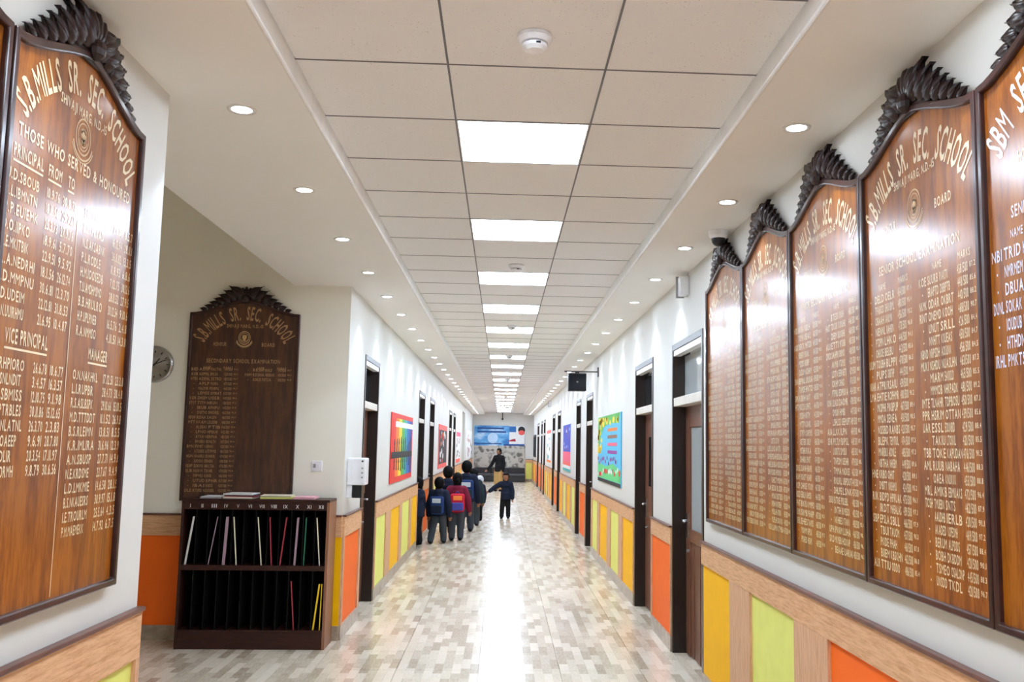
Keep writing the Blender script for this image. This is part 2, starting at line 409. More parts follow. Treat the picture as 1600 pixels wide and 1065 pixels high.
# ------------------------------------------------------------------ wainscot
n_trim = [0]
def wainscot(axis, base, out, a0, a1, panels, ztop=1.02, caps=(0, 0)):
    """axis 'y': runs along y on plane x=base, 'x': along x on plane y=base; out = direction away from the wall; panels = [(a, b, colour)]"""
    n_trim[0] += 1
    root = group_node('trim_%d' % n_trim[0], label='wood-framed wainscot with coloured panels and stone skirting')
    def bx(a, b, z0, z1, d0, d1):
        if axis == 'y': return MB().box(base+out*d0, base+out*d1, a, b, z0, z1)
        return MB().box(a, b, base+out*d0, base+out*d1, z0, z1)
    bx(a0, a1, .85, ztop-.016, 0, .022).build('rail', 'laminate_rail', root, bevel=.002)
    bx(a0-caps[0], a1+caps[1], ztop-.016, ztop, 0, .034).build('cap_moulding', 'cap_wood', root, bevel=.004)
    bx(a0, a1, 0, .12, 0, .02).build('skirting', 'skirting_stone', root, bevel=.002)
    pos = a0
    for a, b, c in sorted(panels):
        a, b = max(a, a0), min(b, a1)
        if a-pos > .015: bx(pos, a, .12, .85, 0, .022).build('stile', 'laminate_stile', root, bevel=.002)
        if b > a: bx(a, b, .12, .85, 0, .006).build('panel', 'panel_'+c, root)
        pos = b
    if a1-pos > .015: bx(pos, a1, .12, .85, 0, .022).build('stile', 'laminate_stile', root, bevel=.002)
Yl, Gr, Or = 'yellow', 'green', 'orange'
ZR, ZL = 1.008, 1.035
wainscot('y', XR, -1, YB, 6.45, [(5.66, 6.45, Yl), (4.415, 5.2, Gr), (3.15, 3.96, Or), (1.9, 2.7, Yl), (.65, 1.45, Gr), (-.6, .2, Or)], ZR)
wainscot('y', XR, -1, 7.64, 8.63, [(7.66, 8.61, Or)], ZR)
wainscot('y', XR, -1, 9.79, 14.42, [(9.81, 10.71, Yl), (11.04, 11.87, Gr), (12.25, 13.19, Yl), (13.48, 14.3, Gr)], ZR)
wainscot('y', XR, -1, 15.5, 16.62, [(15.55, 16.58, Or)], ZR)
wainscot('y', XR, -1, 17.62, 22.35, [(17.7, 18.6, Gr), (18.95, 19.85, Yl), (20.2, 21.05, Gr), (21.4, 22.3, Yl)], ZR)
wainscot('y', XR, -1, 23.52, 24.75, [(23.57, 24.7, Or)], ZR)
wainscot('y', XR, -1, 25.9, 30.35, [(25.95, 26.9, Yl), (27.2, 28.1, Yl), (28.5, 29.3, Gr), (29.5, 30.3, Yl)], ZR)
wainscot('y', XR, -1, 31.4, 32.4, [(31.45, 32.35, Or)], ZR)
wainscot('y', XR, -1, 33.45, 35.3, [(33.5, 35.25, Or)], ZR)
wainscot('y', XR, -1, 37.0, YE, [(37.1, 38.2, Or), (38.5, 40, Yl), (40.3, 41.9, Yl)], ZR)
wainscot('y', XL, 1, YB, Y_NEAR, [(2.75, 3.535, Gr), (1.5, 2.3, Yl), (.25, 1.05, Or), (-1, -.2, Gr)], ZL)
wainscot('y', XL, 1, Y_FAR-.02, 8.95, [(8.04, 8.86, Or)], ZL)
wainscot('y', XL, 1, 9.98, 14.83, [(10.02, 10.87, Gr), (11.31, 12.29, Yl), (12.6, 13.6, Gr), (13.9, 14.8, Yl)], ZL)
wainscot('y', XL, 1, 15.92, 17.08, [(15.97, 17.03, Or)], ZL)
wainscot('y', XL, 1, 18.2, 23.35, [(18.3, 19.2, Gr), (19.6, 20.5, Yl), (20.9, 21.8, Gr), (22.2, 23.3, Yl)], ZL)
wainscot('y', XL, 1, 24.45, 25.35, [(24.5, 25.3, Or)], ZL)
wainscot('y', XL, 1, 26.45, 31.0, [(26.6, 27.6, Yl), (28, 29, Gr), (29.4, 30.7, Yl)], ZL)
wainscot('y', XL, 1, 33.2, YE, [(33.5, 35, Yl), (35.5, 37.5, Gr), (38, 41.5, Or)], ZL)
wainscot('x', Y_FAR-.02, -1, -6.2, XL, [(-1.62, XL, Yl), (-2.45, -1.9, Gr), (-3.7, -2.56, Or), (-4.9, -4, Yl), (-6.1, -5.2, Gr)], ZL)
wainscot('x', YE, -1, 1.075, XR-.03, [(1.09, 1.37, Gr)], ZR)

# ------------------------------------------------------------------ doors
def door(idx, side, y0, y1, kind='plain', room=False):
    x = XR if side > 0 else XL
    root = group_node('door_%d' % idx, (x, (y0+y1)/2, 0), 0, 'dark-framed classroom door with a transom window above')
    w2 = (y1-y0)/2; s = side
    b = lambda a0, a1, y_0, y_1, z0, z1: MB().box(s*a0, s*a1, y_0, y_1, z0, z1)
    for q in (-1, 1): b(-.008, .14, q*w2, q*(w2-.045), 0, DH).build('jamb', 'door_dark', root, bevel=.003)
    b(-.008, .14, -w2+.045, w2-.045, DH-.05, DH).build('head', 'door_dark', root, bevel=.003)
    b(.0, .06, -w2+.045, w2-.045, DH-.095, DH-.05).build('head_strip', 'white_trim', root)
    b(.0, .10, -w2+.045, w2-.045, 1.985, 2.055).build('transom_bar', 'transom_bar', root, bevel=.003)
    b(.095, .105, -w2+.045, w2-.045, 2.055, DH-.095).build('transom_pane', 'unlit_room_glass' if kind != 'glazed' else 'lit_room_glass', root)
    if kind != 'glazed': b(.085, .11, -.02, .02, 2.055, DH-.095).build('glazing_bar', 'door_dark', root)
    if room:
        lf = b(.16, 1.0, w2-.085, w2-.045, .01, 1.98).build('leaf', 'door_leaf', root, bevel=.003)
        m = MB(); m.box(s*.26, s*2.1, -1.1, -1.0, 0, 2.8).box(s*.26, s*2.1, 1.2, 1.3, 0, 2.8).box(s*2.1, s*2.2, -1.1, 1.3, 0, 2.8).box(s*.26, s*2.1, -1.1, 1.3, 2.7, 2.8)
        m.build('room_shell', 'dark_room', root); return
    z1 = 1.985
    if kind == 'glazed':
        lf = MB()
        a, c = -w2+.05, w2-.05
        for p in ((a, a+.16, .01, z1), (c-.16, c, .01, z1), (a+.16, c-.16, z1-.17, z1), (a+.16, c-.16, .9, 1.0)): lf.box(s*.10, s*.14, *p)
        lf = lf.build('leaf', 'door_leaf', root, bevel=.003)
        b(.115, .125, a+.16, c-.16, 1.0, z1-.17).build('pane', 'lit_room_glass', lf)
        nb = 7
        for i in range(nb):
            u0 = a+.16+(c-a-.32)*i/nb; u1 = a+.16+(c-a-.32)*(i+1)/nb
            b(.112+.004*(i % 2), .13, u0+.003, u1-.003, .01, .9).build('plank', 'door_leaf', lf)
    else:
        lf = b(.10, .14, -w2+.05, w2-.05, .01, z1).build('leaf', 'door_leaf', root, bevel=.003)
        b(.094, .10, w2-.42, w2-.30, 1.25, 1.75).build('vision_pane', 'unlit_room_glass', lf)
    hy = w2-.13
    b(.092, .10, hy-.02, hy+.02, .92, 1.12).build('handle_plate', 'steel', lf)
    MB().tube((s*.095, hy, 1.06), (s*.05, hy, 1.06), .009).tube((s*.05, hy, 1.06), (s*.05, hy-.12, 1.06), .009).build('handle', 'steel', lf, smooth=True)
    MB().lathe([(.0, .1), (.014, .1), (.014, .085), (.0, .085)], n=12, axis='x').build('lock', 'steel', lf).location = (0 if s > 0 else -.185, hy, .82)
i = 1
for k, (a, b) in enumerate(R_DOORS): door(i, 1, a, b, 'glazed' if k == 0 else 'plain'); i += 1
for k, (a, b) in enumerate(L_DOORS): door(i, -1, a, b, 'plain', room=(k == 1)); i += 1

# ------------------------------------------------------------------ lettering
GLY = {}
def glyph(ch):
    if ch in GLY: return GLY[ch]
    cu = bpy.data.curves.new('g', 'FONT'); cu.body = ch; cu.size = 1; cu.resolution_u = 2; cu.offset = 0 if ch in 'MWNVK4' else .02
    o = bpy.data.objects.new('g', cu); COL.objects.link(o)
    dg = bpy.context.evaluated_depsgraph_get(); me = o.evaluated_get(dg).to_mesh()
    vs = [(v.co.x, v.co.y) for v in me.vertices]; fs = [tuple(p.vertices) for p in me.polygons]
    o.evaluated_get(dg).to_mesh_clear()
    bpy.data.objects.remove(o); bpy.data.curves.remove(cu)
    if vs:
        x0 = min(v[0] for v in vs); wd = max(v[0] for v in vs)-x0
        vs = [((v[0]-x0)/.7, v[1]/.7) for v in vs]; wd /= .7
    else: wd = .3
    GLY[ch] = (vs, fs, wd); return GLY[ch]
def layout(text, h, cond=.62, track=.14, space=.34):
    """list of (glyph, x, width) with cap height h, letters narrowed by cond; and the total width"""
    x = 0; out = []
    for ch in text:
        if ch == ' ': x += space*h; continue
        g = glyph(ch); wd = g[2]*h*cond; out.append((g, x, wd)); x += wd+track*h*cond*1.6
    return out, max(x-track*h*cond*1.6, 1e-6)
def line(m, text, x, z, h, y=-.0, width=None, align='l', cond=.62):
    lay, tot = layout(text, h, cond); sx = 1 if width is None else width/tot
    x0 = x-(tot*sx/2 if align == 'c' else tot*sx if align == 'r' else 0)
    for g, px, wd in lay: m.add([(x0+(px+v[0]*h*cond)*sx, y, z+v[1]*h) for v in g[0]], g[1])
def arc(m, text, cz, Rb, half, h, y, cond=.62):
    lay, tot = layout(text, h, cond, space=.5)
    for g, px, wd in lay:
        a = -half+2*half*(px+wd/2)/tot
        sx = 2*half*Rb/tot*1.12
        for_ = []
        for v in g[0]:
            u = (v[0]*h*cond-wd/2)*sx; r = Rb+v[1]*h
            for_.append((math.sin(a)*r+math.cos(a)*u, y, cz+math.cos(a)*r-math.sin(a)*u))
        m.add(for_, g[1])
def emblem(m, x, z, r, y):
    def ring(r0, r1, cx, cz, sx=1, sz=1, a0=0, a1=2*PI, n=28):
        vs = []; 
        for i in range(n+1):
            a = a0+(a1-a0)*i/n
            vs += [(cx+math.cos(a)*r0*sx, y, cz+math.sin(a)*r0*sz), (cx+math.cos(a)*r1*sx, y, cz+math.sin(a)*r1*sz)]
        m.add(vs, [(2*i, 2*i+1, 2*i+3, 2*i+2) for i in range(n)])
    ring(r*.86, r*.95, x, z+.12*r, .86, 1.0); ring(r*.66, r*.72, x, z+.12*r, .86, 1.0)
    ring(r*.2, r*.3, x, z+.2*r); ring(r*.4, r*.46, x, z-.05*r, 1, .8, PI, 2*PI, 14)
    ring(r*1.0, r*1.1, x, z+.0*r, 1, 1, 1.08*PI, 1.92*PI, 16); ring(r*1.16, r*1.22, x, z+.0*r, 1, 1, 1.12*PI, 1.88*PI, 16)
    for a in (-.5, -.25, 0, .25, .5):
        m.add([(x+math.sin(a)*r*.5-.003, y, z+.1*r+math.cos(a)*r*.45), (x+math.sin(a)*r*.5+.003, y, z+.1*r+math.cos(a)*r*.45), (x+math.sin(a)*r*.2+.003, y, z-.3*r), (x+math.sin(a)*r*.2-.003, y, z-.3*r)], [(0, 1, 2, 3)])
def scrawl(rg, nmin, nmax):
    return ''.join(rg.choice('AEHIKLMNRSTUDBPO') for _ in range(rg.randint(nmin, nmax)))

# ------------------------------------------------------------------ honour boards
LEAF = None
def leaf_mesh():
    """carved acanthus leaf, 1 unit long along +x, curling up at the tip, with deep grooves between its lobes"""
    m = MB(); nu, nv = 10, 12; vs = []; fs = []
    for i in range(nu+1):
        u = i/nu; wd = .40*(math.sin(PI*min(1, u*.82+.18))**.8)*(1-.25*u); curl = .30*u**2.2
        for j in range(nv+1):
            v = -1+2*j/nv; lobe = .5+.5*math.cos(v*PI*4)
            x = u*(1-.22*abs(v))-.10*(1-lobe)*u
            vs.append((x, -.10-.30*(1-v*v)*math.sin(PI*min(1, u*.8+.2))-.16*lobe*(.35+u*.65), v*wd+curl))
    for i in range(nu):
        for j in range(nv):
            a = i*(nv+1)+j; fs.append((a, a+nv+1, a+nv+2, a+1))
    k = len(vs); back = [(x, .02, z) for x, d, z in vs]
    edge = [j for j in range(nv+1)]+[i*(nv+1)+nv for i in range(1, nu+1)]+[nu*(nv+1)+j for j in range(nv-1, -1, -1)]+[i*(nv+1) for i in range(nu-1, 0, -1)]
    ring = [back[e] for e in edge]; n = len(edge)
    m.add(vs+ring, fs+[(edge[q], edge[(q+1) % n], k+(q+1) % n, k+q) for q in range(n)]+[tuple(range(k, k+n))])
    return m.mesh('carved_leaf', 'carved_wood', smooth=True)
def board(label, loc, rz, W, zsh, rows, title='S.B.MILLS SR. SEC. SCHOOL', sub='SHIVAJI MARG, N.D.-15', wood_m='board_wood', ink='gilt', depth=.036, rise=.115, ttl=(-.09, .45, .87, .106), lay=(-.145, -.245), crest=.14):
    """W width, zsh height of the shoulder above the board's foot; local x to the reader's right, -y out of the wall"""
    global LEAF
    if LEAF is None: LEAF = leaf_mesh()
    root = thing('honour_board', label, 'honour board', loc, rz, 'carved honour boards of the school')
    def top(t):      # ogee head
        k = max(0, 1-abs(t)/.94); return zsh+rise*(k*k*(3-2*k)*.55+.45*k)
    N = 20; hw = W/2
    def outline(ins):
        pts = [(-hw+ins, ins), (hw-ins, ins)]
        for i in range(N+1):
            t = 1-2*i/N; pts.append((t*(hw-ins), top(t)-ins))
        return pts
    MB().prism(outline(.012), -depth*.55, 0).build('panel', wood_m, root)
    po, pi = outline(0), outline(.024); n = len(po); m = MB()
    for y, A in ((-depth, 0), (0, 1)): m.v += [(x, y, z) for x, z in po]+[(x, y, z) for x, z in pi]
    for i in range(n):
        j = (i+1) % n
        m.f += [(i, j, n+j, n+i), (2*n+i, 3*n+i, 3*n+j, 2*n+j), (i, 2*n+i, 2*n+j, j), (n+i, n+j, 3*n+j, 3*n+i)]
        m.m += [0]*4
    m.build('frame', 'board_frame', root, bevel=.005)
    # carved crest: centre shell and leaves running down both shoulders
    zt = top(0); c = MB()
    c.prism([(-.16, zt-.035), (.16, zt-.035), (.10, zt+.02), (.05, zt+crest*.55), (-.05, zt+crest*.55), (-.10, zt+.02)], -.03, -.004)
    for q in range(-3, 4):
        a = q*.36; rot = Matrix.Rotation(a, 3, 'Y'); L = crest*(.42-.03*abs(q))
        c.ball((math.sin(a)*crest*.55, -.032, zt+crest*.08+math.cos(a)*crest*.50), (.017, .026, L), 10, 0, rot)
    c.ball((0, -.04, zt+.012), (.034, .03, .036), 12)
    cr = c.build('carved_crest', 'carved_wood', root, smooth=False)
    nl = 7
    for q in (-1, 1):
        for i in range(nl):
            t = .72-.66*i/(nl-1); x = q*hw*t; z = top(t)
            sl = math.atan2(top(t-.05)-top(t+.05), .1*hw)
            L = .062+.0135*i
            link_copy(LEAF, 'carved_leaf', cr, (x, -.012-.002*i, z+.006+.0055*i), (0, q*(sl*.8-.10-.06*i), 0), (q*L, L*.62, L*.95))
    # painted lettering
    y = -depth*.55-.0012
    m = MB(); arc(m, title, zsh+ttl[0]-ttl[1], ttl[1], ttl[2], ttl[3], y, .50); m.build('title_lettering', ink, root)
    em = MB(); emblem(em, 0, zsh+lay[1], .062, y); em.build('school_emblem', 'emblem_gilt', root)
    m = MB(); line(m, sub, 0, zsh+lay[0], .030, y, .31, 'c')
    rows(m, zsh, W, y)
    m.build('name_lettering', ink, root)['kind'] = 'stuff'
    return root

def pass_rows(rg, head, nrows, step, h, start, two=True, short=0, lineat=None, words=('HONOUR', 'BOARD')):
    def f(m, zs, W, y):
        hw = W/2
        line(m, words[0], -.205, zs-.285, .032, y, .11, 'c'); line(m, words[1], .205, zs-.285, .032, y, .11, 'c')
        line(m, head, 0, zs-.43, .034, y, min(.62, W*.68), 'c')
        for cx, nr in ((-hw+.035, nrows), (.02, nrows if not short else short)):
            line(m, 'NAME', cx+.10, zs-.485, .024, y); line(m, 'MARKS', cx+.27, zs-.485, .024, y)
            for r in range(nr):
                z = zs-start-step*r
                if z < .055: break
                ww = hw-.07
                first = rg.random() < .45
                if first: line(m, scrawl(rg, 3, 4), cx, z, h, y, ww*.14)
                else: m.add([(cx+ww*.06, y, z+h*.3), (cx+ww*.075, y, z+h*.3), (cx+ww*.075, y, z+h*.5), (cx+ww*.06, y, z+h*.5)], [(0, 1, 2, 3)])
                n1 = rg.uniform(.17, .24); line(m, scrawl(rg, 4, 6), cx+ww*.17, z, h, y, ww*n1)
                n2 = rg.uniform(.14, .26); line(m, scrawl(rg, 4, 7), cx+ww*(.20+n1), z, h, y, ww*n2)
                line(m, '4%d/500' % rg.randint(20, 89), cx+ww*.70, z, h, y, ww*.17)
                line(m, '%d.%d' % (rg.randint(84, 97), rg.randint(0, 9)), cx+ww*.90, z+h*.3, h*.55, y, ww*.09)
    return f
def staff_rows(rg):
    def f(m, zs, W, y):
        hw = W/2; h = .030
        line(m, 'THOSE WHO SERVED & HONOURED', 0, zs-.272, .036, y, .74, 'c')
        def ul(a, b, z): m.add([(a, y, z), (b, y, z), (b, y, z+.006), (a, y, z+.006)], [(0, 1, 2, 3)])
        line(m, 'PRINCIPAL', -hw+.06, zs-.335, .036, y, .16); line(m, 'FROM', -hw+.25, zs-.335, .034, y, .08); line(m, 'TO', -hw+.37, zs-.335, .034, y, .04)
        ul(-hw+.06, -hw+.22, zs-.35); ul(-hw+.25, -hw+.33, zs-.35); ul(-hw+.37, -hw+.41, zs-.35)
        def date(): return '%d.%d.%02d' % (rg.randint(1, 31), rg.randint(1, 12), rg.randint(50, 99))
        def row(x, z):
            line(m, scrawl(rg, 1, 1)+'.'+scrawl(rg, 1, 1)+'.'+scrawl(rg, 5, 8), x, z, h, y, rg.uniform(.13, .18))
            line(m, date(), x+.215, z, h, y, .075); line(m, date(), x+.31, z, h, y, .08)
        for r in range(9): row(-hw+.035, zs-.40-.046*r)
        line(m, 'VICE PRINCIPAL', -hw+.09, .745, .040, y, .23); ul(-hw+.09, -hw+.32, .728)
        for r in range(8): row(-hw+.035, .675-.041*r)
        for r in range(9): row(.045, zs-.40-.046*r)
        line(m, 'MANAGER', .14, .745, .036, y, .14); ul(.14, .28, .73)
        for r in range(12): row(.045, .675-.0435*r)
        m.add([(0, y, .03), (.004, y, .03), (.004, y, zs-.42), (0, y, zs-.42)], [(0, 1, 2, 3)])
    return f
rg = random.Random(3)
ZB = 1.155
def rboard(ya, yb, label, rows, **kw): board(label, (XR, (ya+yb)/2, ZB), -PI/2, abs(yb-ya)-.006, 1.572, rows, **kw)
rboard(6.24, 5.28, 'brown varnished honour board nearest the glazed door, farthest of the long wall row', pass_rows(rg, 'SENIOR SECONDARY EXAMINATION', 30, .0375, .026, .53))
rboard(5.28, 4.38, 'brown varnished honour board next to the farthest one of the long wall row', pass_rows(rg, 'SENIOR SECONDARY EXAMINATION', 26, .040, .028, .53))
rboard(4.38, 3.475, 'middle varnished honour board of the long wall row, rows of pale names', pass_rows(rg, 'SENIOR SECONDARY EXAMINATION', 26, .0405, .028, .53))
rboard(3.475, 2.575, 'honour board with full columns of cream names beside the half-empty white-lettered one', pass_rows(rg, 'SENIOR SCHOOL EXAMINATION', 26, .0405, .030, .53))
rboard(2.575, 1.675, 'nearest honour board with white lettering and an empty lower half', pass_rows(rg, 'SENIOR SECONDARY EXAMINATION', 7, .05, .034, .54),
       title='SBM SENIOR SEC. SCHOOL', ink='paint_white')
def lboard(ya, yb, label, rows, **kw): board(label, (XL, (ya+yb)/2, ZB), PI/2, abs(yb-ya)-.006, 1.58, rows, **kw)
lboard(2.39, 3.285, 'honour board listing principals and managers on the wall opposite the long row', staff_rows(rg), ttl=(-.036, .40, .99, .092), lay=(-.098, -.165))
lboard(1.49, 2.385, 'honour board cut off at the picture edge, white lettering', pass_rows(rg, 'SENIOR SECONDARY EXAMINATION', 20, .05, .03, .54), ink='paint_white')
board('dark brown honour board hanging above the bookshelf', (-2.233, Y_FAR-.02, 1.14), 0, .935, 1.60,
      pass_rows(rg, 'SECONDARY SCHOOL EXAMINATION', 27, .041, .025, .50, short=3), wood_m='board_wood_dark', ink='gilt_dim', ttl=(-.055, .385, 1.08, .115), lay=(-.125, -.22), rise=.12, crest=.115)

# ------------------------------------------------------------------ bookshelf in the lobby
YW = Y_FAR-.02
def bookshelf():
    x0, x1, y0, y1, H = -2.565, -1.385, YW-.36, YW-.045, 1.16
    s = thing('pigeonhole_shelf', 'dark brown bookshelf of two rows of narrow numbered slots', 'bookshelf', ((x0+x1)/2, y1, 0))
    t = .022
    def p(name, m, mat, par=s, bev=.002): return m.build(name, mat, par, bevel=bev, world=(par is s)) if par is s else MB.build(m, name, mat, par)
    p('side_panel', B(x0, x0+t, y0, y1, 0, H), 'shelf_wood'); p('side_panel', B(x1-t, x1, y0, y1, 0, H), 'shelf_side')
    p('top', B(x0, x1, y0-.006, y1, H, H+.02), 'shelf_wood'); p('back_panel', B(x0+t, x1-t, y1-.012, y1, .12, H), 'slot_shade')
    p('plinth', B(x0+t, x1-t, y0+.004, y1-.012, 0, .13), 'shelf_wood'); p('bottom_board', B(x0+t, x1-t, y0, y1-.012, .13, .15), 'shelf_wood')
    p('middle_board', B(x0+t, x1-t, y0, y1-.012, .615, .655), 'shelf_wood')
    hd = p('header', B(x0+t, x1-t, y0, y0+.02, H-.065, H), 'shelf_wood')
    pit = (x1-x0-2*t)/12
    rom = 'I II III IV V VI VII VIII IX X XI XII'.split()
    for i in range(1, 12):
        x = x0+t+pit*i
        p('divider', B(x-.004, x+.004, y0+.012, y1-.012, .15, .615), 'slot_shade', bev=0)
        p('divider', B(x-.004, x+.004, y0+.02, y1-.012, .655, H), 'slot_shade', bev=0)
    for i in range(12):
        x = x0+t+pit*(i+.5); m = MB(); wd = None if len(rom[i]) < 3 else min(.046, .014+.009*len(rom[i]))
        line(m, rom[i], x, H-.05, .028, y0-.001, wd, 'c', .8)
        m.build('slot_numeral', 'paper_white', s, world=True)
    # papers and folders, each standing in its slot
    def folder(slot, tier, wb, wt, h, mat, name, label, dep=.22, th=.006):
        xc = x0+t+pit*slot; zb = (.1505 if tier == 0 else .6555)
        yb0 = y0+.03
        o = thing(name, label, 'folder' if 'folder' in name else 'papers', (xc, yb0, zb), 0, 'folders standing in the slots')
        m = MB(); a, b = wb, wt
        m.add([(a, 0, 0), (a+th, 0, 0), (b+th, 0, h), (b, 0, h), (a, dep, 0), (a+th, dep, 0), (b+th, dep, h), (b, dep, h)],
              [(0, 1, 2, 3), (5, 4, 7, 6), (4, 0, 3, 7), (1, 5, 6, 2), (3, 2, 6, 7), (0, 4, 5, 1)])
        m.build('cover', 'slot_shade', o)
        q = MB(); q.add([(a, -.010, 0), (a+th+.002, -.010, 0), (b+th+.002, -.010, h), (b, -.010, h), (a, -.0002, 0), (a+th+.002, -.0002, 0), (b+th+.002, -.0002, h), (b, -.0002, h)],
              [(0, 1, 2, 3), (5, 4, 7, 6), (4, 0, 3, 7), (1, 5, 6, 2), (3, 2, 6, 7), (0, 4, 5, 1)])
        q.build('spine', mat, o)
    F = [(0, 1, .015, .066, .38, 'paper_white', 'slot one', .012), (2, 1, .012, .07, .38, 'folder_mauve', 'slot three', .004), (3, 1, .03, .045, .38, 'folder_mauve', 'slot four', .02),
         (4, 1, .045, .008, .38, 'cream', 'slot five', .006), (6, 1, .055, .012, .38, 'cream', 'slot seven', .005), (7, 1, .04, .012, .38, 'folder_red', 'slot eight', .006),
         (8, 1, .012, .05, .38, 'folder_red', 'slot nine', .008), (9, 1, .03, .045, .38, 'folder_mauve', 'slot ten', .014), (10, 1, .012, .02, .38, 'folder_green', 'slot eleven', .006),
         (11, 1, .045, .01, .38, 'cream', 'slot twelve', .006), (9, 0, .05, .015, .38, 'folder_red', 'lower slot ten', .006), (11, 0, .012, .05, .36, 'folder_yellow', 'lower slot twelve', .01)]
    for sl, ti, wb, wt, h, mat, wd, th in F:
        cn = mat.replace('folder_', '').replace('paper_', '')
        folder(sl, ti, wb, wt, h, mat, 'paper_sheaf' if 'paper' in mat else 'folder', f'{cn} {"papers" if "paper" in mat else "folder"} leaning in {"the upper " if ti else "the "}{wd} of the bookshelf', th=th)
    folder(11, 0, .066, .072, .36, 'folder_yellow', 'folder', 'second yellow folder upright beside the other in the lower last slot', th=.006)
    # loose sheaves on the top
    zt = H+.0205
    def sheaf(x, w_, y, d_, layers, label, rz):
        o = thing('paper_stack', label, 'papers', (x, y, zt), rz, 'papers on top of the bookshelf'); z = 0
        for j, (mat, th) in enumerate(layers):
            dx = rnd.uniform(-.012, .012)
            MB().box(-w_/2+dx, w_/2+dx, -d_/2, d_/2, z+.0002, z+th).build('sheet_bundle', mat, o, bevel=.001); z += th
    sheaf(-2.36, .17, y0+.17, .22, [('paper_white', .006), ('pale' if False else 'folder_dark', .003), ('paper_white', .005)], 'low white paper stack at the end by the clock on the bookshelf top', .05)
    sheaf(-2.125, .235, y0+.16, .23, [('cream', .014), ('folder_red', .006), ('folder_dark', .008), ('paper_white', .012)], 'tallest stack of white and red bound papers on the bookshelf top', -.03)
    sheaf(-1.845, .25, y0+.17, .24, [('paper_lime', .016), ('folder_dark', .004), ('cream', .006)], 'lime green paper stack on the bookshelf top', .12)
    sheaf(-1.60, .17, y0+.16, .22, [('paper_pink', .018)], 'pink paper stack on the bookshelf top', .02)
bookshelf()

# ------------------------------------------------------------------ small fittings
def clock():
    o = thing('wall_clock', 'round silver wall clock half hidden by the wall corner', 'clock', (-2.975, YW, 2.285))
    MB().lathe([(.155, 0), (.158, .02), (.150, .036), (.136, .04), (.130, .026)], n=40, axis='y').build('rim', 'steel', o, smooth=True)
    f = MB().lathe([(.001, .020), (.132, .020), (.132, .024), (.001, .024)], n=40, axis='y').build('dial', 'paper_white', o)
    for k in range(12):
        a = k*PI/6; m = MB(); r0, r1 = (.098, .116); wd = .008
        d = Vector((math.sin(a), 0, math.cos(a))); n = Vector((math.cos(a), 0, -math.sin(a)))
        vs = []
        for yy in (-.0245, -.0265):
            for r, s in ((r0, -1), (r0, 1), (r1, 1), (r1, -1)):
                p = d*r+n*wd*.5*s; vs.append((p.x, yy, p.z))
        m.add(vs, [(0, 1, 2, 3), (7, 6, 5, 4), (0, 4, 5, 1), (1, 5, 6, 2), (2, 6, 7, 3), (3, 7, 4, 0)]); m.build('hour_mark', 'black_plastic', f)
    for nm, a, L, wd in (('hour_hand', R_(38), .062, .010), ('minute_hand', R_(66), .098, .007)):
        m = MB(); m.tube((-math.sin(a)*.015, -.029, -math.cos(a)*.015), (math.sin(a)*L, -.029, math.cos(a)*L), wd*.6, wd*.3, 6); m.build(nm, 'black_plastic', o)
    MB().ball((0, -.029, 0), .008, 8).build('pivot', 'black_plastic', o)
clock()
def switch():
    o = thing('switch_plate', 'white switch plate on the lobby wall beside the dark board', 'switch', (-1.573, YW, 1.40))
    MB().box(-.044, .044, -.010, 0, 0, .088).build('plate', 'white_plastic', o, bevel=.003)
    for x in (-.018, .018): MB().box(x-.011, x+.011, -.014, -.010, .03, .062).build('rocker', 'grey_plastic' if x < 0 else 'white_plastic', o, bevel=.001)
switch()
def dispenser():
    o = thing('hand_sanitiser_dispenser', 'white wall dispenser with black cup beside the first door', 'dispenser', (XL, 8.13, 1.17))
    MB().box(0, .16, 0, .2, .11, .345).build('housing', 'white_plastic', o, bevel=.012, segs=3)
    MB().box(.05, .13, .02, .17, 0, .11).build('drip_cup', 'black_plastic', o, bevel=.004)
    MB().box(0, .045, .02, .17, .0, .11).build('wall_bracket', 'white_plastic', o, bevel=.004)
    for z in (.17, .21, .25, .31): MB().box(.125, .14, -.003, 0, z, z+.014).build('button', 'black_plastic' if z > .3 else 'grey_plastic', o)
dispenser()
def smoke(x, y, label, g):
    o = thing('smoke_detector', label, 'smoke detector', (x, y, ZC+.003), 0, 'smoke detectors along the ceiling')
    MB().lathe([(.0005, 0), (.062, 0), (.062, -.014), (.052, -.03), (.0005, -.03)], n=28).build('base', 'white_plastic', o, smooth=False, bevel=.003)
    MB().lathe([(.0005, -.034), (.044, -.034), (.044, -.046), (.03, -.056), (.0005, -.056)], n=24).build('cap', 'white_plastic', o)
    MB().lathe([(.03, -.03), (.036, -.03), (.036, -.034), (.03, -.034)], n=24).build('vent_ring', 'grey_plastic', o)
    MB().box(.004, .02, -.045, -.040, -.044, -.038).build('indicator', 'black_plastic', o)
for k, (y, d) in enumerate(((3.09, 'nearest large'), (7.24, 'second'), (11.0, 'third'), (14.75, 'fourth'), (20.2, 'fifth'), (27.3, 'sixth'))):
    smoke(.085, y, f'{d} round white smoke detector along the middle of the ceiling', None)
def dome(y):
    o = thing('dome_camera', 'white based dome camera under the soffit above the farthest honour board', 'camera', (1.325, y, ZS))
    MB().lathe([(.0005, 0), (.062, 0), (.058, -.035), (.05, -.05), (.0005, -.05)], n=28).build('base', 'white_plastic', o)
    m = MB(); m.lathe([(.044, -.05)]+[(.044*math.cos(a*PI/14), -.055-.044*math.sin(a*PI/14)) for a in range(0, 7)]+[(.001, -.099)], n=24); m.build('dome', 'black_plastic', o, smooth=True)
dome(5.58)
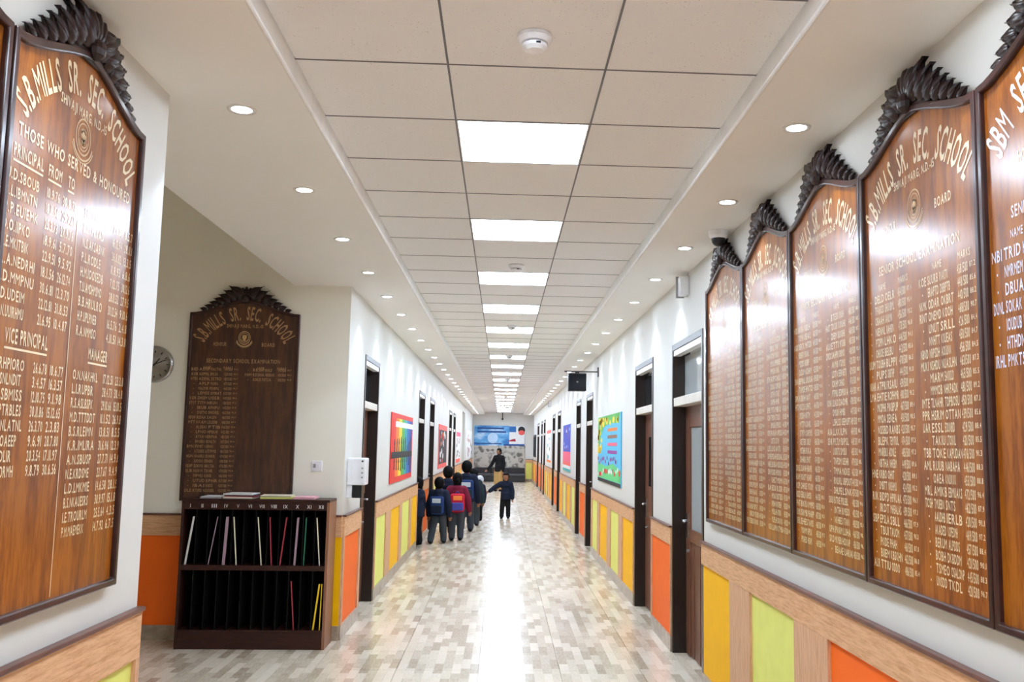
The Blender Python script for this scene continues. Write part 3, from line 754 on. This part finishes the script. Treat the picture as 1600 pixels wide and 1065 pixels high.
def wallbox(y, z, label, sc=1):
    o = thing('wall_sensor_box', label, 'wall box', (XR, y, z))
    MB().box(-.07*sc, 0, -.05*sc, .05*sc, 0, .15*sc).build('body', 'white_plastic', o, bevel=.006)
    MB().box(-.085*sc, -.02*sc, .05*sc, .06*sc, -.01, .16*sc).build('back_bracket', 'grey_plastic', o)
wallbox(7.0, 2.82, 'small white box high on the wall above the glazed door')
wallbox(27.0, 2.78, 'tiny white box high on the wall far down the corridor')
def speaker():
    y = 13.6
    o = thing('wall_speaker', 'black loudspeaker on a bracket high on the wall', 'speaker', (1.1, y, 2.46))
    MB().box(-.135, .135, 0, .18, 0, .265).build('cabinet', 'black_plastic', o, bevel=.01)
    MB().box(-.122, .122, -.008, 0, .012, .253).build('grille', 'blackcloth', o, bevel=.004)
    MB().box(-.012, .012, -.011, -.008, .125, .14).build('badge', 'steel', o)
    MB().box(-.19, .318, .06, .12, .285, .30).box(-.03, .03, .06, .12, .265, .285).box(.306, .32, .03, .15, .22, .36).build('bracket', 'black_plastic', o)
speaker()

# ------------------------------------------------------------------ display posters
def poster(name, label, side, y0, y1, z0, z1, build):
    x = XR if side > 0 else XL
    o = thing(name, label, 'poster', (x-side*.003, (y0+y1)/2, z0), -PI/2 if side > 0 else PI/2, 'display posters on the corridor walls')
    build(o, abs(y1-y0), z1-z0); return o
def flat(par, name, pts, mat, lay=1):           # thin cut-out; lay counts sheets of paper
    m = MB(); m.prism(pts, -.012-.0016*lay, -.012-.0016*(lay-1)+.0002); return m.build(name, mat, par)
def rect(a, b, c, d): return [(a, c), (b, c), (b, d), (a, d)]
def disc(cx, cz, r, n=10, sz=1): return [(cx+r*math.cos(2*PI*i/n), cz+r*sz*math.sin(2*PI*i/n)) for i in range(n)]
def backing(o, W, H, mat): MB().box(-W/2, W/2, -.012, 0, 0, H).build('backing', mat, o)
def rainbow(o, W, H):
    backing(o, W, H, 'c_red'); b = .13
    cs = ['c_red', 'c_orange', 'c_yellow', 'c_green', 'c_teal', 'c_blue', 'c_indigo']; wd = (W-2*b)/7
    for i, c in enumerate(cs): flat(o, 'colour_stripe', rect(-W/2+b+wd*i, -W/2+b+wd*(i+1), .07, H-.06), c)
    flat(o, 'dark_band', rect(-W/2+.02, W/2-.06, .30, .38), 'c_ink', 2)
    flat(o, 'title_strip', rect(-W/2+.4, W/2-.03, H-.17, H-.10), 'c_pale', 2)
    q = random.Random(5)
    for i in range(9):
        x = -W/2+.35+(W-.6)*i/8; h = q.uniform(.08, .2)
        for z in (.38, .30-h*.9):
            flat(o, 'silhouette', [(x-.05, z), (x+.05, z), (x+.035, z+h*.5), (x+.06, z+h*.62), (x+.02, z+h), (x-.02, z+h), (x-.06, z+h*.62), (x-.035, z+h*.5)], 'c_ink', 2)
poster('display_poster', 'rainbow striped display poster with red border and dark band', -1, 11.15, 13.75, 1.16, 2.02, rainbow)
def garden(o, W, H):
    backing(o, W, H, 'c_sky'); q = random.Random(9)
    flat(o, 'grass', [(-W/2, 0.05), (W/2, .05), (W/2, .2), (W*.2, .27), (-W*.1, .22), (-W/2, .26)], 'c_mint')
    flat(o, 'lower_edge', rect(-W/2, W/2, 0, .045), 'c_ink')
    flat(o, 'foliage', [(-W/2, H), (-W/2, H*.42), (-W*.44, H*.5), (-W*.38, H*.68), (-W*.2, H*.84), (W*.1, H*.88), (W*.42, H*.86), (W*.48, H)], 'c_green')
    for i in range(34):
        t = q.random()
        x, z = (-W/2+q.uniform(.02, .5), q.uniform(.42, .95)*H) if t < .5 else (q.uniform(-W*.45, W*.42), q.uniform(.88, .97)*H)
        flat(o, 'yellow_blossom', disc(x, z, q.uniform(.06, .12), 8, .42), 'c_yellow', 2)
    for z, c in ((.78, 'c_orange'), (.68, 'c_brownc'), (.57, 'c_pink'), (.46, 'c_purple')): flat(o, 'name_strip', rect(-W*.02, W*.36, H*z-.018, H*z+.022), c, 2)
    for i in range(12):
        x = -W*.48+W*.8*i/11; flat(o, 'butterfly', disc(x, H*.33+q.uniform(-.05, .05), .06, 6, .5), 'c_purple', 2)
    for i in range(16):
        x = -W*.46+W*.92*i/15; flat(o, 'flower', disc(x, q.uniform(.08, .22), q.uniform(.05, .09), 7, .45), q.choice(['c_red', 'c_pale', 'c_red', 'c_brownc', 'c_pale']), 2)
poster('display_poster', 'blue garden display poster with yellow blossoms and coloured name strips', 1, 13.48, 10.9, 1.16, 2.06, garden)
def bluered(o, W, H):
    backing(o, W, H, 'c_pale'); q = random.Random(2)
    flat(o, 'blue_field', rect(-W/2, W/2, H*.38, H), 'c_royal'); flat(o, 'red_field', rect(-W/2, W/2, H*.2, H*.42), 'c_pink', 2)
    flat(o, 'orange_band', rect(-W/2, W/2, H*.13, H*.2), 'c_coral', 2); flat(o, 'green_band', rect(-W/2, W/2, 0, .06), 'c_teal')
    for i in range(14): flat(o, 'cutout', disc(q.uniform(-W*.4, W*.4), q.uniform(H*.4, H*.92), .09, 6, .4), q.choice(['c_iceblue', 'c_purple', 'c_brownc']), 2)
poster('display_poster', 'blue and pink display poster beyond the paired doors', 1, 21.2, 18.95, 1.1, 2.1, bluered)
def whitered(o, W, H):
    backing(o, W, H, 'c_pale'); q = random.Random(6)
    flat(o, 'red_heading', rect(-W/2, W/2, H*.9, H), 'c_coral'); flat(o, 'lower_band', rect(-W/2, W/2, 0, H*.07), 'c_orange')
    for i in range(10): flat(o, 'cutout', disc(q.uniform(-W*.4, W*.4), q.uniform(H*.1, H*.86), q.uniform(.08, .2), 7, .4), q.choice(['c_ink', 'c_ink', 'c_teal', 'c_red']), 1)
poster('display_poster', 'white display poster with red heading far down the corridor', 1, 29.0, 26.6, 1.15, 2.1, whitered)
def blackred(o, W, H):
    backing(o, W, H, 'c_coral'); flat(o, 'dark_field', rect(-W/2+.1, W/2-.1, H*.1, H*.88), 'folder_dark'); q = random.Random(8)
    for i in range(16): flat(o, 'cutout', disc(q.uniform(-W*.36, W*.36), q.uniform(H*.14, H*.84), q.uniform(.08, .2), 7, .35), q.choice(['c_pale', 'c_pale', 'c_orange', 'c_red']), 2)
poster('display_poster', 'black display poster with red border above the queue of children', -1, 19.5, 22.3, 1.12, 2.06, blackred)
def pinkwhite(o, W, H):
    backing(o, W, H, 'c_pale'); q = random.Random(4)
    flat(o, 'pink_heading', rect(-W/2, W/2, H*.86, H), 'c_pink'); flat(o, 'red_band', rect(-W/2, W/2, 0, H*.12), 'c_coral')
    for i in range(12): flat(o, 'cutout', disc(q.uniform(-W*.4, W*.4), q.uniform(H*.2, H*.8), q.uniform(.1, .22), 7, .3), q.choice(['folder_dark', 'folder_mauve', 'c_ink']), 1)
poster('display_poster', 'pale display poster with pink heading past the far pair of doors', -1, 26.9, 29.4, 1.1, 2.0, pinkwhite)
def collage(o, W, H):
    backing(o, W, H, 'c_pale'); q = random.Random(14)
    for i in range(14): flat(o, 'cutout', disc(q.uniform(-W*.42, W*.42), q.uniform(H*.1, H*.9), q.uniform(.15, .4), 7, .3), q.choice(['folder_dark', 'c_orange', 'c_brownc', 'c_ink', 'c_crimson']), 1)
poster('display_poster', 'pale collage poster with dark and orange pieces near the corridor end', -1, 34.2, 41.5, 1.1, 2.2, collage)

# ------------------------------------------------------------------ corridor end
def end_wall():
    struct(MB().box(-1.25, 1.05, YE-.03, YE, .55, 1.6).build('wall_end_panelling', 'patterned_paper'), 'grey swirl patterned panelling on the end wall')
    o = thing('wall_banner', 'wide blue banner on the end wall', 'banner', (-.125, YE, 1.6))
    MB().box(-1.145, 1.145, -.02, 0, 0, .9).build('cloth', 'banner_blue', o)
    def fl(name, pts, mat, lay=1): m = MB(); m.prism(pts, -.02-.002*lay, -.02-.002*(lay-1)); m.build(name, mat, o)
    fl('print_line', rect(-1.0, .2, .74, .82), 'c_deepblue'); fl('print_line', rect(-1.0, .3, .58, .66), 'c_deepblue'); fl('white_panel', rect(.45, 1.14, 0.0, .9), 'c_pale')
    fl('portrait', disc(-.3, .34, .24, 16), 'c_iceblue')
    fl('blue_square', rect(.45, .75, .62, .88), 'c_blue', 2); fl('dark_shape', disc(1.0, .72, .16, 14), 'c_ink', 2); fl('red_shape', disc(1.0, .6, .14, 14, .8), 'c_coral', 3)
    fl('red_ribbon', [(.35, .2), (.75, .2), (.72, .32), (.6, .3)], 'c_crimson', 2); fl('lower_strip', rect(.2, 1.14, 0.0, .08), 'c_deepblue', 2); fl('lower_band', rect(-1.14, .1, .06, .12), 'c_deepblue', 1)
    b = thing('bench', 'long dark upholstered bench against the end wall', 'bench', (-.08, YE-.03, 0))
    MB().box(-1.14, 1.13, -.55, 0, .02, .26).build('base', 'bench_dark', b, bevel=.01)
    for i in range(3): MB().box(-1.14+.757*i+.004, -1.14+.757*(i+1)-.004, -.57, -.12, .26, .36).build('seat_cushion', 'bench_edge', b, bevel=.02)
    for i in range(3): MB().box(-1.14+.757*i+.004, -1.14+.757*(i+1)-.004, -.12, 0, .26, .62).build('backrest', 'bench_dark', b, bevel=.02)
    k = thing('corner_camera', 'tiny dark camera hanging at the corridor end', 'camera', (-.0, YE-.3, ZC))
    MB().tube((0, 0, .02), (0, 0, -.25), .02).build('stem', 'black_plastic', k); MB().ball((0, 0, -.28), .05).build('head', 'black_plastic', k)
    n = thing('notice_board', 'dark rounded notice board at the corridor end', 'notice board', (XR-.003, 39.3, 1.15), -PI/2)
    MB().prism([(-.95, 0), (.95, 0), (1.0, .08), (1.0, .85), (.85, .93), (-.85, .93), (-1.0, .85), (-1.0, .08)], -.05, 0).build('panel', 'folder_dark', n)
    MB().prism([(-.9, .06), (.9, .06), (.92, .84), (-.92, .84)], -.056, -.05).build('felt', 'blackcloth', n)
end_wall()

# ------------------------------------------------------------------ people
def remesh(m, name, mats, parent, vox, smooth_it=4):
    me = m.mesh(name, mats); o = bpy.data.objects.new(name, me); COL.objects.link(o)
    r = o.modifiers.new('r', 'REMESH'); r.mode = 'VOXEL'; r.voxel_size = vox; r.use_smooth_shade = True
    if smooth_it: s = o.modifiers.new('s', 'SMOOTH'); s.factor = .5; s.iterations = smooth_it
    dg = bpy.context.evaluated_depsgraph_get(); ev = bpy.data.meshes.new_from_object(o.evaluated_get(dg))
    o.modifiers.clear(); o.data = ev; o.data.name = name
    ev.materials.clear()
    for q in (mats if isinstance(mats, (list, tuple)) else [mats]): ev.materials.append(MATS[q])
    bpy.data.meshes.remove(me); o.parent = parent
    return o
def limb(m, pts, rs, n=12):
    for i in range(len(pts)-1): m.tube(pts[i], pts[i+1], rs[i], rs[i+1], n)
    for p, r in zip(pts, rs): m.ball(p, r, 10)
def person(label, x, y, rz, h, jacket, trousers, pose, hair_len=0, z=0, cap=None, group='children in the corridor', headturn=0, adult=False, shoes='shoe'):
    """faces local -y; x is the person's left (+x) when seen from behind... local +x = own left"""
    o = thing('person', label, 'person', (x, y, z), rz, group)
    hd = h*(.142 if adult else .185)                  # head height
    S = h-hd                                         # chin height
    hip = h*(.51 if adult else .47); sh = S-h*.045; shw = h*(.105 if adult else .108)
    P = dict(lhand=(.17, -.02, .40), rhand=(-.17, -.02, .40), lelb=None, relb=None, lfoot=(.07, 0), rfoot=(-.07, 0)); P.update(pose)
    sc = lambda p: Vector((p[0]*h, p[1]*h, p[2]*h))
    body = MB()
    # head with jaw, nose, ears
    hc = Vector((0, -.008*h, S+hd*.52)); rt = Matrix.Rotation(headturn, 3, 'Z')
    body.ball(hc, (hd*.37, hd*.43, hd*.47), 20, 0, rt); body.ball(hc+rt@Vector((0, -hd*.12, -hd*.24)), (hd*.27, hd*.30, hd*.26), 16, 0, rt)
    body.ball(hc+rt@Vector((0, -hd*.45, -hd*.08)), (hd*.055, hd*.085, hd*.10), 10, 0, rt)
    for q in (-1, 1): body.ball(hc+rt@Vector((q*hd*.37, .02*hd, -hd*.06)), (hd*.05, hd*.08, hd*.12), 10, 0, rt)
    body.tube((0, .005*h, sh), (0, 0, S+hd*.3), hd*.22, hd*.2, 12)
    # torso
    tor = [(Vector((0, 0, hip)), (.085*h, .062*h, .06*h)), (Vector((0, 0, (hip+sh)/2-.02*h)), (.082*h, .06*h, .09*h)), (Vector((0, .004*h, sh-.045*h)), (.098*h, .065*h, .075*h))]
    for c, r in tor: body.ball(c, r, 16)
    jk = MB(); g = (.016 if adult else .026)*h; pf = 1 if adult else 1.28
    for c, r in tor: jk.ball(c, tuple(v+g for v in r), 18)
    jk.tube((0, 0, hip-.05*h), (0, 0, hip+.1*h), .102*h*(.5+.5*pf), .096*h*(.5+.5*pf), 18); jk.tube((0, .004*h, sh-.06*h), (0, .004*h, sh+.04*h), .085*h*pf, .055*h*pf, 16)
    jk.tube((0, .0, sh+.02*h), (0, 0, S+.012*h), hd*.36, hd*.31, 14)         # collar
    if not adult: jk.ball((0, .055*h, sh+.01*h), (.075*h, .045*h, .045*h), 12)      # hood lying on the back
    tr = MB(); tr.ball((0, 0, hip-.01*h), (.092*h, .07*h, .06*h), 16)
    for q, nm in ((1, 'l'), (-1, 'r')):
        s0 = Vector((q*shw*.92, .004*h, sh-.012*h)); hn = sc(P[nm+'hand']); el = P[nm+'elb']
        if el is None: el = (s0+hn)/2+Vector((q*.02*h, .02*h, 0))
        else: el = sc(el)
        limb(body, [s0, el, hn], [.034*h, .026*h, .017*h])
        limb(jk, [s0, el, el+(hn-el)*.93], [.050*h*pf, .042*h*pf, .034*h*pf])
        # hand: palm, four bent fingers, thumb from the palm's side
        d = (hn-el).normalized(); side = d.cross(Vector((0, 1, 0))); side = (side if side.length > .1 else Vector((1, 0, 0))).normalized(); nrm = d.cross(side).normalized()
        pc = hn+d*.028*h
        rotm = Matrix((side, nrm, d)).transposed()
        body.ball(pc, (.021*h, .011*h, .03*h), 10, 0, rotm)
        for k, L in enumerate((.034, .042, .04, .03)):
            b0 = pc+side*((k-1.5)*.0115*h)+d*.018*h; b1 = b0+d*L*h*.55+nrm*.004*h; b2 = b1+d*L*h*.4+nrm*.014*h
            limb(body, [b0, b1, b2], [.0062*h, .0058*h, .005*h], 8)
        t0 = pc-side*.018*h-d*.008*h; limb(body, [t0, t0-side*.014*h+d*.014*h, t0-side*.016*h+d*.03*h], [.0075*h, .007*h, .006*h], 8)
        ft = P[nm+'foot']; hp = Vector((q*.048*h, 0, hip-.02*h)); an = Vector((ft[0]*h, ft[1]*h, .045*h+(ft[2]*h if len(ft) > 2 else 0)))
        kn = (hp+an)/2+Vector((q*.006*h, -.022*h, .0)) if len(ft) < 4 else sc(ft[3])
        limb(body, [hp, kn, an], [.05*h, .034*h, .024*h])
        limb(tr, [hp, kn, an+Vector((0, 0, .012*h))], [.070*h, .055*h, .050*h])
        body.ball(an+Vector((0, -.03*h, -.02*h)), (.024*h, .05*h, .02*h), 10)
        sh_ = MB(); sh_.ball(an+Vector((0, -.032*h, -.018*h)), (.032*h, .066*h, .0265*h), 14); sh_.ball(an+Vector((0, .012*h, -.005*h)), (.03*h, .034*h, .036*h), 12)
        sh_.v = [(a, b, max(c, an.z-.0445*h)) for a, b, c in sh_.v]
        sh_.build('shoe', shoes, o, smooth=True)
    body.v = [(a, b, max(c, .002)) for a, b, c in body.v]
    remesh(body, 'body', 'skin', o, .0075*h, 3); remesh(jk, 'jacket', jacket, o, .012*h, 6); remesh(tr, 'trousers', trousers, o, .012*h, 5)
    # hair as a cap that leaves the face free
    hr = MB(); hr.ball(hc+rt@Vector((0, .045*hd, .075*hd)), (hd*.42, hd*.46, hd*.475), 20, 0, rt); hr.ball(hc+rt@Vector((0, .12*hd, -.05*hd)), (hd*.40, hd*.37, hd*.42), 16, 0, rt)
    if hair_len: hr.ball(hc+rt@Vector((0, .2*hd, -.3*hd)), (hd*.34, hd*.24, hd*.4*hair_len), 14, 0, rt); hr.ball(hc+rt@Vector((0, .46*hd, -.1*hd)), (hd*.16, hd*.18, hd*.22), 12)
    # cut the face opening
    fs = []
    inv = rt.inverted()
    for f in hr.f:
        c = sum((Vector(hr.v[i]) for i in f), Vector())/len(f); lc = inv@(c-hc)
        if lc.y < -.16*hd and lc.z < .22*hd: continue
        fs.append(f)
    hr.f = fs; hr.m = [0]*len(fs)
    ho = hr.build('hair', cap or 'hair', o, smooth=True)
    sl = ho.modifiers.new('thick', 'SOLIDIFY'); sl.thickness = .004
    for q in (-1, 1):
        e = MB(); e.ball(hc+rt@Vector((q*hd*.15, -hd*.375, .03*hd)), (hd*.06, hd*.04, hd*.032), 10, 0, rt); eo = e.build('eye', 'eye_white', o, smooth=True)
        e = MB(); e.ball(hc+rt@Vector((q*hd*.15, -hd*.405, .03*hd)), (hd*.028, hd*.02, hd*.028), 8, 0, rt); e.build('iris', 'hair', eo, smooth=True)
        e = MB(); e.ball(hc+rt@Vector((q*hd*.15, -hd*.39, .11*hd)), (hd*.09, hd*.03, hd*.015), 8, 0, rt); e.build('eyebrow', 'hair', o, smooth=True)
    e = MB(); e.ball(hc+rt@Vector((0, -hd*.395, -.245*hd)), (hd*.10, hd*.03, hd*.026), 10, 0, rt); e.build('mouth', 'lip', o, smooth=True)
    return o
def backpack(px, py, rz, h, zc, label, main, accent):
    """worn on a back that faces local +y"""
    o = thing('backpack', label, 'backpack', (px, py, zc), rz, 'school backpacks')
    wd, dp, ht = .108*h, .09*h, .27*h; y0 = .093*h
    def soft(name, cx, cy, cz, a, b, c, mat, par):
        m = MB().box(cx-a, cx+a, cy-b, cy+b, cz-c, cz+c); ob = m.build(name, mat, par); add_bevel(ob, min(a, b, c)*.85, 5); return ob
    bg = soft('main_pocket', 0, y0+dp/2, ht/2, wd, dp/2, ht/2, main, o)
    soft('front_pocket', 0, y0+dp+.012*h, ht*.30, wd*.8, .022*h, ht*.22, accent, o)
    soft('upper_patch', 0, y0+dp+.001, ht*.76, wd*.6, .004*h, ht*.12, 'whitecloth' if accent != 'c_indigo' else 'c_orange', o)
    MB().tube((-.03*h, y0+dp*.3, ht), (0, y0+dp*.3, ht+.025*h), .006*h).tube((0, y0+dp*.3, ht+.025*h), (.03*h, y0+dp*.3, ht), .006*h).build('carry_loop', accent, o)
    for q in (-1, 1):
        m = MB(); p = [Vector((q*.07*h, y0+.005, ht*.9)), Vector((q*.075*h, .0, ht+.02*h)), Vector((q*.08*h, -.085*h, ht*.75)), Vector((q*.085*h, -.08*h, ht*.3)), Vector((q*.10*h, y0*.3, ht*.12)), Vector((q*.08*h, y0+.01, ht*.12))]
        for a, b in zip(p, p[1:]): m.tube(a, b, .009*h, .009*h, 8)
        m.build('shoulder_strap', accent, o, smooth=True)
BK = PI      # back to the camera: faces +y
# the queue along the wall
person('child in navy jacket with small backpack, last in the queue, mid-stride', -1.03, 15.6, BK-.15, 1.09, 'navy', 'greytrouser',
       dict(lhand=(.16, -.02, .42), rhand=(-.17, .0, .42), lfoot=(.10, .07), rfoot=(-.075, -.06)), hair_len=0)
backpack(-1.03, 15.6, BK-.15, 1.09, .49, 'navy backpack with a white tag on the last child of the queue', 'blueback', 'navy')
person('child in maroon jacket with red and blue backpack in the queue', -.755, 16.08, BK+.1, 1.15, 'maroon', 'greytrouser',
       dict(lhand=(.19, -.04, .43), rhand=(-.19, -.02, .44), lfoot=(.065, .02), rfoot=(-.065, -.03)), hair_len=.9)
backpack(-.755, 16.08, BK+.1, 1.15, .50, 'red and blue backpack worn by the child in maroon', 'redback', 'c_indigo')
person('child standing half inside the open doorway beside the queue', -1.36, 15.32, BK+1.2, 1.10, 'navy', 'blackcloth', dict(lfoot=(.06, .0), rfoot=(-.06, 0.02)))
person('tall child in dark navy jacket towering over the queue', -.66, 17.75, BK, 1.33, 'navy', 'greytrouser', dict(lhand=(.17, -.03, .42), rhand=(-.17, -.03, .42), lfoot=(.06, .02), rfoot=(-.07, -.02)))
backpack(-.66, 17.75, BK, 1.33, .62, 'dark blue backpack on the tallest child of the queue', 'blueback', 'darkgreen')
person('child in navy standing between the wall and the maroon jacket', -.97, 17.0, BK+.2, 1.24, 'navy', 'blackcloth', dict(lfoot=(.06, .0), rfoot=(-.06, .02)))
person('child in dark green jacket ahead of the tall one in the queue', -.56, 19.0, BK-.2, 1.15, 'darkgreen', 'greytrouser', dict(lhand=(.18, -.1, .46), rhand=(-.16, -.02, .42), lfoot=(.06, .02), rfoot=(-.06, -.02)))
person('small child wearing a pale cap near the head of the queue', -.46, 20.2, BK+.9, .97, 'navy', 'blackcloth', dict(lfoot=(.06, .02), rfoot=(-.06, -.02)), cap='whitecloth')
# walking towards the camera, one arm held out
person('child in dark jacket walking towards the camera with one arm held out', .105, 20.96, -.1, 1.02, 'navy', 'blackcloth',
       dict(rhand=(-.36, -.03, .59), relb=(-.24, .0, .68), lhand=(.16, -.05, .44), lfoot=(.06, .06), rfoot=(-.075, -.05)))
# the grown-up at the far end
person('grown-up in black jacket and khaki trousers standing beyond the children', -.095, 33.0, -.5, 1.51, 'blackcloth', 'khaki',
       dict(rhand=(-.25, -.10, .50), relb=(-.19, -.0, .62), lhand=(.13, -.03, .47), lfoot=(.055, .02), rfoot=(-.055, -.01)), adult=True, hair_len=.4, group='grown-ups', headturn=-.3)
